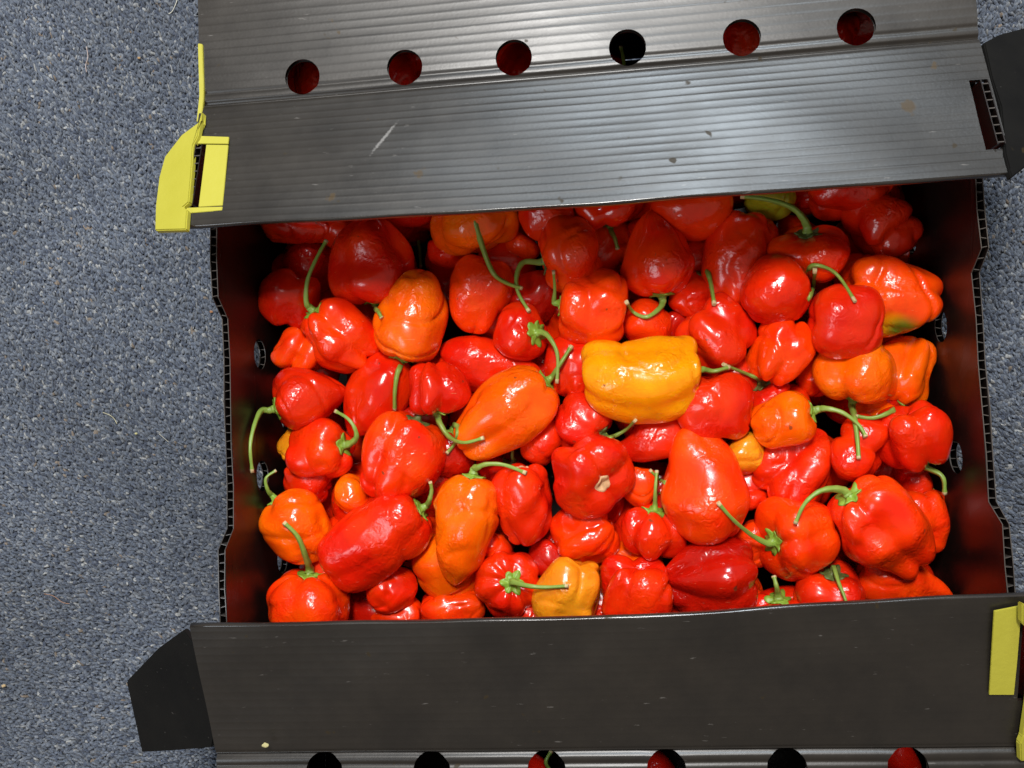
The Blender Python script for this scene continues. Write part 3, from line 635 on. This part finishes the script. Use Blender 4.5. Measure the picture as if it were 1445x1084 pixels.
P('pepper under the third lower hole with a pale stem', 'deep', 'rnd', (790,1110), (740,1130), 80, 0, 3.4, [(770,1080),(778,1060)], z=-.115)
# ---- buried layers: nothing tells these apart
rb = random.Random(12)
zz = 0
for gy in range(8):
    for gx in range(10):
        x = 385 + gx * 106 + rb.uniform(-20, 20) + (30 if gy % 2 else -10); y = 300 + gy * 80 + rb.uniform(-16, 16) - gx * 4
        if x > 1345: x = 1340
        x = max(395, x)
        a = rb.uniform(0, 6.28); l = rb.uniform(30, 44)
        P('red pepper buried under the top layer, only glimpsed in a gap', rb.choice(['red', 'red', 'deep', 'scarlet']), rb.choice(['hab', 'rnd', 'blk']),
          (x + l * math.cos(a), y + l * math.sin(a)), (x - l * math.cos(a), y - l * math.sin(a)), rb.uniform(92, 108), 0, 2.2 + .3 * rb.random(), group='peppers buried in the heap')
for v_, lv_ in ((45, 1.7), (118, 2.3), (190, 2.3), (250, 2.4), (935, 2.6)):
    for gx in range(9):
        x = 375 + gx * 119 + rb.uniform(-14, 14); y = v_ - gx * 5 + rb.uniform(-10, 10) + 18; a = rb.uniform(0, 6.28); l = rb.uniform(32, 44)
        if v_ == 45 and abs(x - 870) < 60: continue
        P('red pepper under a lid flap, out of the light', rb.choice(['red', 'deep', 'scarlet']), rb.choice(['hab', 'rnd', 'blk']),
          (x + l * math.cos(a), y + l * math.sin(a)), (x - l * math.cos(a), y - l * math.sin(a)), rb.uniform(84, 100), 0, lv_ + .2 * rb.random(), group='peppers beneath the lid flaps')
SH = {  # u0, stem power, tip power, tip root, lobes, lobe depth, recess, tip dimple
 'hab':  (.38, 2.4, 2.3, 2.0, 4, .14, .10, .03),
 'blk':  (.45, 2.7, 3.0, 2.4, 4, .17, .12, .12),
 'rnd':  (.45, 2.2, 2.2, 2.0, 3, .08, .10, .03),
 'tear': (.36, 2.4, 1.75, 1.35, 3, .11, .08, .00),
 'cone': (.46, 2.2, 1.75, 1.5, 3, .13, .06, .00),
 'long': (.30, 2.4, 1.7, 1.2, 3, .06, .04, .00),
 'knob': (.48, 2.5, 2.6, 2.2, 4, .26, .14, .16),
 'curl': (.50, 2.3, 2.6, 2.2, 3, .16, .10, .26),
}
def sinn(Pn, rs, freq, cnt=5):
    out = 0
    for _ in range(cnt):
        k = rs.normal(size=3); k /= np.linalg.norm(k); out = out + np.sin(Pn @ (k * freq * rs.uniform(.7, 1.3)) + rs.uniform(0, 6.28))
    return out / math.sqrt(cnt)
def pepper_mesh(Lh, R, shape, seed, nl=None, la=None, lump=1.0, dents=(), bend=0, nu=60, nt=80, ellip=None):
    """axis +Z is the stem end at z=0 going to -Lh; R radius"""
    rs = np.random.default_rng(seed)
    u0, ps, pt, qt, n0, a0, rec, dim = SH[shape]; n_ = nl or n0; a_ = (a0 if la is None else la) * 1.3; lump = max(.8, lump) * 1.15
    u0 = u0 + rs.uniform(-.03, .03)
    tt = (np.arange(nu + 1) / nu); u = (1 - np.cos(tt * math.pi)) / 2
    th = np.arange(nt) * 2 * math.pi / nt
    U, TH = np.meshgrid(u, th, indexing='ij')
    r_ = np.where(U < u0, (1 - np.abs((u0 - U) / u0) ** ps) ** (1 / ps), np.clip(1 - np.abs((U - u0) / (1 - u0)) ** pt, 0, 1) ** (1 / qt))
    ph = rs.uniform(0, 6.28) + rs.uniform(-.5, .5) * U
    wob = .25 * np.sin(TH + rs.uniform(0, 6)) + .15 * np.sin(2 * TH + rs.uniform(0, 6))
    cosn = np.cos((TH + wob) * n_ / 2 + (ph if n_ % 2 == 0 else ph))
    if n_ % 2: # keep it periodic for odd counts: fold on |cos|
        cosn = np.cos(((TH + wob) % (2 * math.pi)) * n_ / 2 + 0) 
        cosn = np.sin(((TH + wob + ph * 0) % (2 * math.pi)) * n_ / 2)
    lob = np.sqrt(cosn ** 2 + .012)
    strength = .55 + .6 * np.clip(np.abs(U - u0) * 1.6, 0, 1) 
    modl = 1 + .5 * np.sin(TH * 1 + rs.uniform(0, 6.28))
    rr = r_ * (1 - a_ * strength * modl * (1 - lob))
    e = ellip or rs.uniform(.92, 1.0)
    X = rr * np.cos(TH) * R; Y = rr * np.sin(TH) * R * e
    Z = -U * Lh
    rn = r_
    Z = Z - rec * R * 1.6 * np.exp(-(rn / .38) ** 2) * (U < u0) + dim * R * 1.5 * np.exp(-(rn / .42) ** 2) * (U > u0)
    # lobes also push the tip and shoulder outward
    Z = Z + np.where(U > u0, -1, 1) * a_ * .8 * R * (lob - .6) * np.clip(rn * (1 - rn) * 3, 0, 1)
    Pn = np.stack([X, Y, Z], -1).reshape(-1, 3); Q = Pn / R
    dirn = np.stack([np.cos(TH), np.sin(TH), np.where(U < u0, .35, -.35) * (1 - rn)], -1).reshape(-1, 3)
    fall = np.clip(rn * 1.5, .15, 1).reshape(-1)
    disp = lump * (.075 * sinn(Q, rs, 1.6) + .055 * sinn(Q, rs, 3.2) + .030 * sinn(Q, rs, 6.0)) * fall
    rg = np.clip(1 - np.abs(sinn(Q, rs, 3.6, 4)) * 1.7, 0, 1) ** 3 * np.clip(sinn(Q, rs, 2.0, 3) + .35, 0, 1)
    disp = disp - lump * .085 * rg * fall
    # random dents and bumps with tight edges
    cnt = rs.integers(6, 11)
    for _ in range(cnt):
        i = rs.integers(0, len(Q)); sz = rs.uniform(.11, .40); d2 = ((Q - Q[i]) ** 2).sum(1); am = rs.choice([-1, -1, 1]) * rs.uniform(.04, .11) * lump
        disp = disp + am * np.exp(-d2 / (2 * sz * sz)) * fall
    for (tx, ty, tz, sz, am) in dents:
        d2 = ((Q - np.array([tx, ty, tz])) ** 2).sum(1); disp = disp + am * np.exp(-d2 / (2 * sz * sz))
    # fine wrinkle folds near one or two places
    for _ in range(2):
        i = rs.integers(0, len(Q)); d2 = ((Q - Q[i]) ** 2).sum(1)
        disp = disp + lump * .018 * sinn(Q, rs, 15.0, 3) * np.exp(-d2 / (2 * .38 ** 2)) * fall
    Pn = Pn + dirn * (disp * R)[:, None]
    if bend:
        zc = Pn[:, 2] / Lh + .5; Pn[:, 0] += bend * R * (zc ** 2 * 4 - .5)
    return Pn.reshape(nu + 1, nt, 3)
def grid_faces(nu, nt):
    fs = []
    for i in range(nu):
        for j in range(nt): fs.append((i * nt + j, (i + 1) * nt + j, (i + 1) * nt + (j + 1) % nt, i * nt + (j + 1) % nt))
    return fs
def mesh_from(name, V, F_, smooth=True):
    me = bpy.data.meshes.new(name); me.from_pydata([tuple(v) for v in V], [], F_); me.update()
    if smooth: me.shade_smooth()
    return me
# --- settle depths: nearer level lies above the ones it overlaps
def pos3(p):
    z = p['z']; k = (CP.z - z) / F     # metres per pixel about there
    S0 = at(*p['S'], z); T0 = at(*p['T'], z); h = p['dz'] * k / 2
    e_ = (S0 - T0) * .025; Rr = p['W'] * k / 2 * .94
    ex = max(abs(S0.x), abs(T0.x) + .001, abs((S0.x + T0.x) / 2) + Rr) - .1992
    if ex > 0: sh = Vector((-ex if (S0.x + T0.x) > 0 else ex, 0, 0)); S0 = S0 + sh; T0 = T0 + sh
    return S0 + e_ * .4 + (CP - S0).normalized() * h, T0 - e_ - (CP - T0).normalized() * h, p['W'] * k / 2 * (1.08 if p['lv'] < .6 else 1.17)
for i, p in enumerate(PP):
    p['i'] = i; p['z'] = p['z0'] = p.get('z', -.060 - .0115 * p['lv'])
def blobs(p):
    S, T_, R = pos3(p); ax = T_ - S; l = ax.length; n = max(1, min(3, round(l / (1.3 * R))))
    lo = min(.5, R * .9 / l); return [(S.lerp(T_, f_), R * (.95 if f_ < .7 else .8)) for f_ in (np.linspace(lo, 1 - lo, n) if n > 1 else [.5])]
for it in range(70):
    bl = [blobs(p) for p in PP]; mv = [0.0] * len(PP)
    for i in range(len(PP)):
        for j in range(i + 1, len(PP)):
            if math.hypot(PP[i]['S'][0] - PP[j]['S'][0], PP[i]['S'][1] - PP[j]['S'][1]) > 330: continue
            up, dn = (i, j) if (PP[i]['lv'], i) < (PP[j]['lv'], j) else (j, i); w_ = 0
            for (a, ra) in bl[up]:
                for (c, rc) in bl[dn]:
                    d = a - c; hd = math.hypot(d.x, d.y); rr = (ra + rc) * .72
                    if hd < rr: w_ = max(w_, math.sqrt(rr * rr - hd * hd) - d.z)
            if w_ > 0:
                w_ = min(w_, .006); mv[up] += w_ * .16; mv[dn] -= w_ * .30
    for p, m_ in zip(PP, mv):
        p['z'] = min(-.052 if p['lv'] > 0 else -.045, p['z'] + max(-.004, min(.004, m_)) + (p['z0'] - p['z']) * .03)
        p['z'] = max(p['z'], -.125)
bodies = []; allv = []; allf = []; off = 0
ALLROOT = []
for p in PP:
    S, T_, R = pos3(p)
    ax = (S - T_); Lh = ax.length; q = ax.to_track_quat('Z', 'Y')
    root = empty('habanero_pepper', tuple((S + T_) / 2))
    tag(root, p['label'], 'pepper', p.get('group', 'habanero peppers heaped in the box'))
    nu, nt = (60, 80) if p['lv'] < 2 else (34, 44)
    roll = p.get('roll', (p['i'] * 2.399) % 6.283)
    G = pepper_mesh(Lh, R, p['shape'], p.get('seed', 100 + p['i']), p.get('nl'), p.get('la'), p.get('lump', 1.0), p.get('dents', ()), p.get('bend', ((p['i'] * .618) % 1 - .5) * .35), nu, nt, p.get('ellip'))
    rot = (q.to_matrix() @ Matrix.Rotation(roll, 3, 'Z'))
    Mx = np.array(rot); V = G.reshape(-1, 3) @ Mx.T
    fc = grid_faces(nu, nt)
    me = mesh_from('flesh', V + (np.array(S) - np.array(root.location)), fc)
    o = link('flesh', me, p.get('mat') or PM[p['skin']], root)
    wv = V + np.array(S)
    p.update(root=root, S3=S, T3=T_, R=R, rot=rot, out=ax.normalized())
    p['bvh'] = BVHTree.FromPolygons([Vector(v) for v in wv], fc)
    allv.append(wv); allf += [tuple(i + off for i in f_) for f_ in fc]; off += len(wv)
big = BVHTree.FromPolygons([Vector(v) for v in np.concatenate(allv)], allf)

def build_calyx(p, scale=1.0, mat=M_CAL, seed=0):
    rs = random.Random(seed + 7); n = rs.choice([5, 6, 6, 7]); K = 42
    S, out = p['S3'], p['out']; qt_ = out.to_track_quat('Z', 'Y'); R0 = .0060 * scale
    base = S - out * 0.0
    # surface of the pepper under a point of the calyx
    def surf(pt):
        e_ = qt_ @ Vector((.0004, .0003, 0)); h = p['bvh'].ray_cast(pt + out * .02 + e_, -out)
        return h[0] if h[0] is not None else pt
    rings = []
    cdepth = surf(base)
    hs = [(1.0, 0), (.80, 0), (.55, 0), (.40, .0010), (.30, .0028), (.235, .0052)]
    for ri, (fr, hh) in enumerate(hs):
        ring = []
        for k in range(K):
            a = 2 * math.pi * k / K; lob = abs(math.cos(a * n / 2 + .3)) ** 1.5
            rad = R0 * fr * (1 + (.42 * lob - .16 + .10 * math.sin(a * 3 + seed)) * (fr ** 2))
            pt = base + qt_ @ Vector((rad * math.cos(a), rad * math.sin(a), 0))
            if ri < 3:
                s_ = surf(pt); dz_ = (s_ - base).dot(out); dc = (cdepth - base).dot(out)
                dz_ = max(dc - .003, min(dc + .0045, dz_))
                lift = (.0005, .0009, .0016)[ri] + (.0007 * rs.random() * lob if ri == 0 else 0) + .0002 * math.cos(a * n * 2)
                pt = pt + out * (dz_ + lift)
            else:
                pt = pt + out * ((cdepth - base).dot(out) + .0017 + hh + .00015 * math.cos(a * n))
            ring.append(pt)
        rings.append(ring)
    V = [v for r_ in rings for v in r_]; fc = []
    for i in range(len(rings) - 1):
        for k in range(K): fc.append((i * K + k, i * K + (k + 1) % K, (i + 1) * K + (k + 1) % K, (i + 1) * K + k))
    # underside of the collar
    b0 = len(V); V += [v - out * .0006 for v in rings[0]]
    for k in range(K): fc.append((b0 + k, b0 + (k + 1) % K, (k + 1) % K, k))
    c0 = len(V); V.append(base + out * ((cdepth - base).dot(out) - .0004))
    for k in range(K): fc.append((c0, b0 + (k + 1) % K, b0 + k))
    loc = p['root'].location
    me = mesh_from('calyx', [v - loc for v in V], fc); link('calyx', me, mat, p['root'])
    top = base + out * ((cdepth - base).dot(out) + .0060)
    return top
def tube(name, pts, radii, mat, parent, cap=M_CUT, K=12):
    loc = parent.location; V = []; fc = []; n = len(pts); prev = None
    for i, (c, r_) in enumerate(zip(pts, radii)):
        tdir = (pts[min(i + 1, n - 1)] - pts[max(i - 1, 0)]).normalized()
        if prev is None: a = tdir.orthogonal().normalized()
        else: a = (prev - tdir * prev.dot(tdir)).normalized()
        prev = a; b_ = tdir.cross(a)
        for k in range(K):
            t_ = 2 * math.pi * k / K; rr = r_ * (1 + .15 * math.cos(4 * t_ + i * .1) + .05 * math.sin(i * 1.3)); V.append(c + a * (rr * math.cos(t_)) + b_ * (rr * math.sin(t_)) - loc)
    for i in range(n - 1):
        for k in range(K): fc.append((i * K + k, i * K + (k + 1) % K, (i + 1) * K + (k + 1) % K, (i + 1) * K + k))
    e = (n - 1) * K; fc.append(tuple(e + k for k in range(K))); fc.append(tuple(range(K))[::-1])
    me = mesh_from(name, V, fc); me.materials.append(mat); me.materials.append(cap)
    me.polygons[len(fc) - 2].material_index = 1
    for i_ in range((n - 2) * K, (n - 1) * K): me.polygons[i_].material_index = 1
    me.polygons[len(fc) - 2].use_smooth = False
    return link(name, me, mat, parent)
def catmull(pts, n):
    P_ = [pts[0] * 2 - pts[1]] + pts + [pts[-1] * 2 - pts[-2]]; out = []
    for i in range(1, len(P_) - 2):
        for j in range(n):
            t = j / n; a, b_, c, d = P_[i - 1:i + 3]
            out.append(.5 * ((2 * b_) + (c - a) * t + (2 * a - 5 * b_ + 4 * c - d) * t * t + (3 * b_ - a - 3 * c + d) * t ** 3))
    out.append(pts[-1]); return out
for p in PP:
    st = p['stem']
    if st is None: continue
    if st == 'scar':
        o_, S = p['out'], p['S3']; q0 = o_.to_track_quat('Z', 'Y'); h = p['bvh'].ray_cast(S + o_ * .02 + q0 @ Vector((.0004, .0003, 0)), -o_); c = (h[0] or S); q_ = o_.to_track_quat('Z', 'Y')
        V = []; K = 20; R0 = .0036 * p.get('cal', 1)
        for fr, z in ((1.35, -.0004), (1.1, .0006), (.9, .0009), (.5, .0004), (.12, .0001)):
            for k in range(K):
                a = 6.283 * k / K; rr = R0 * fr * (1 + .08 * math.sin(3 * a + 1)); pt = c + q_ @ Vector((rr * math.cos(a), rr * math.sin(a), 0))
                hh = p['bvh'].ray_cast(pt + o_ * .01, -o_); pt = (hh[0] or pt) + o_ * z; V.append(pt - p['root'].location)
        fc = [(i * K + k, i * K + (k + 1) % K, (i + 1) * K + (k + 1) % K, (i + 1) * K + k) for i in range(4) for k in range(K)] + [tuple(4 * K + k for k in range(K))]
        link('stem_scar', mesh_from('stem_scar', V, fc), M_SCAR, p['root']); continue
    dull = p.get('dull', False)
    top = build_calyx(p, p.get('cal', 1.0) * min(1.15, .75 + p['R'] / .022 * .25), M_CALD if dull else M_CAL, p['i'])
    if st == 'calyx': path = []
    else: path = list(st)
    if not path:
        pts = [top - p['out'] * .003, top - p['out'] * .001, top + p['out'] * .0015]; tube('stem', pts, [.0014, .0013, .0013], M_STEM, p['root']); continue
    k_ = (CP.z - p['z']) / F
    z0 = top.z; lift = p.get('lift', .006)
    n = len(path); world = []
    for i, (u_, v_) in enumerate(path):
        f_ = (i + 1) / n; z = z0 + lift * math.sin(math.pi * min(1, f_ * 1.0) * .8)
        d = ray(u_, v_).normalized(); h = big.ray_cast(CP, d)
        if h[0] is not None and not p.get('under'): z = max(z, h[0].z + .0024)
        q9 = at(u_, v_, z)
        if abs(q9.x) > .1970: d9 = ray(u_, v_); q9 = CP + d9 * ((math.copysign(.1970, q9.x) - CP.x) / d9.x)
        world.append(q9)
    pts = catmull([top - p['out'] * .0035, top] + world, 7)
    # keep every sample off the skins
    for it in range(1):
        for i in range(8, len(pts)):
            if p.get('under'): break
            d = (pts[i] - CP).normalized(); h = big.ray_cast(CP, d)
            if h[0] is not None and (h[0] - CP).length < (pts[i] - CP).length + .0010: pts[i] = h[0] - d * .0016
    for it in range(3):
        pts = [pts[0]] + [(pts[i - 1] + pts[i] * 2 + pts[i + 1]) / 4 for i in range(1, len(pts) - 1)] + [pts[-1]]
    m_ = len(pts); rs_ = p.get('sr', 1.0)
    rad = [rs_ * (.00175 * (1 - i / m_) ** 2.2 + .00098 + .00022 * (1 if i > m_ - 3 else 0)) for i in range(m_)]
    tube('stem', pts, rad, M_STEM, p['root'])

# ------------------------------------------------------------------ lint and crumbs on the carpet
def lint(label, pix, r, col):
    z = ZF + .0012
    pts = catmull([at(u_, v_, z + .0006 * (i % 2)) for i, (u_, v_) in enumerate(pix)], 6)
    root = empty('lint_thread', tuple(pts[0])); m_ = plain('lint', col, .9)
    o = tube('fibre', pts, [r] * len(pts), m_, root, m_, 6); tag(root, label, 'lint')
lint('pale curved lint thread on the carpet at the top, left of the flap', [(250, 0), (247, 8), (243, 16), (238, 20)], .00030, (.62, .60, .50))
lint('thin pale fibre on the carpet halfway up the left side', [(145, 582), (155, 586), (161, 591), (165, 598)], .00022, (.60, .56, .36))
lint('thin pale fibre on the carpet left of the wall notch', [(224, 612), (231, 618), (238, 624)], .00018, (.55, .52, .42))
lint('short pinkish thread on the carpet near the top left', [(122, 66), (124, 80), (121, 92), (122, 102)], .00030, (.50, .40, .36))
lint('orange thread at the lower left carpet', [(62, 838), (75, 841), (88, 850), (98, 852)], .00020, (.42, .22, .12))
def crumb(label, u_, v_, r, col):
    c = at(u_, v_, ZF + .0016); rs = random.Random(int(u_)); bm = bmesh.new(); bmesh.ops.create_icosphere(bm, subdivisions=2, radius=r)
    for v in bm.verts: v.co = Vector((v.co.x * 1.2, v.co.y * .8, v.co.z * .6)) * rs.uniform(.75, 1.2)
    me = bpy.data.meshes.new('crumb'); bm.to_mesh(me); bm.free(); o = link('crumb', me, plain('crumb', col, .8)); o.location = c; tag(o, label, 'crumb')
crumb('brown crumb on the carpet beside the left wall notch', 298, 440, .0011, (.30, .14, .06))
crumb('tan crumb on the carpet at the lower left edge', 5, 968, .0014, (.45, .33, .18))
crumb('small yellowish crumb on the carpet, left middle', 192, 612, .0010, (.45, .42, .20))
crumb('small brown crumb on the carpet near the top, left of the yellow strip', 196, 82, .0011, (.36, .22, .10))
c = at(374, 1052, flap_z(-.17) + .004); crumb('small yellowish flake lying on the lower flap near its left end', 374, 1052, .0016, (.42, .38, .18))
COL.objects[-1].location = at(374, 1052, .0150)
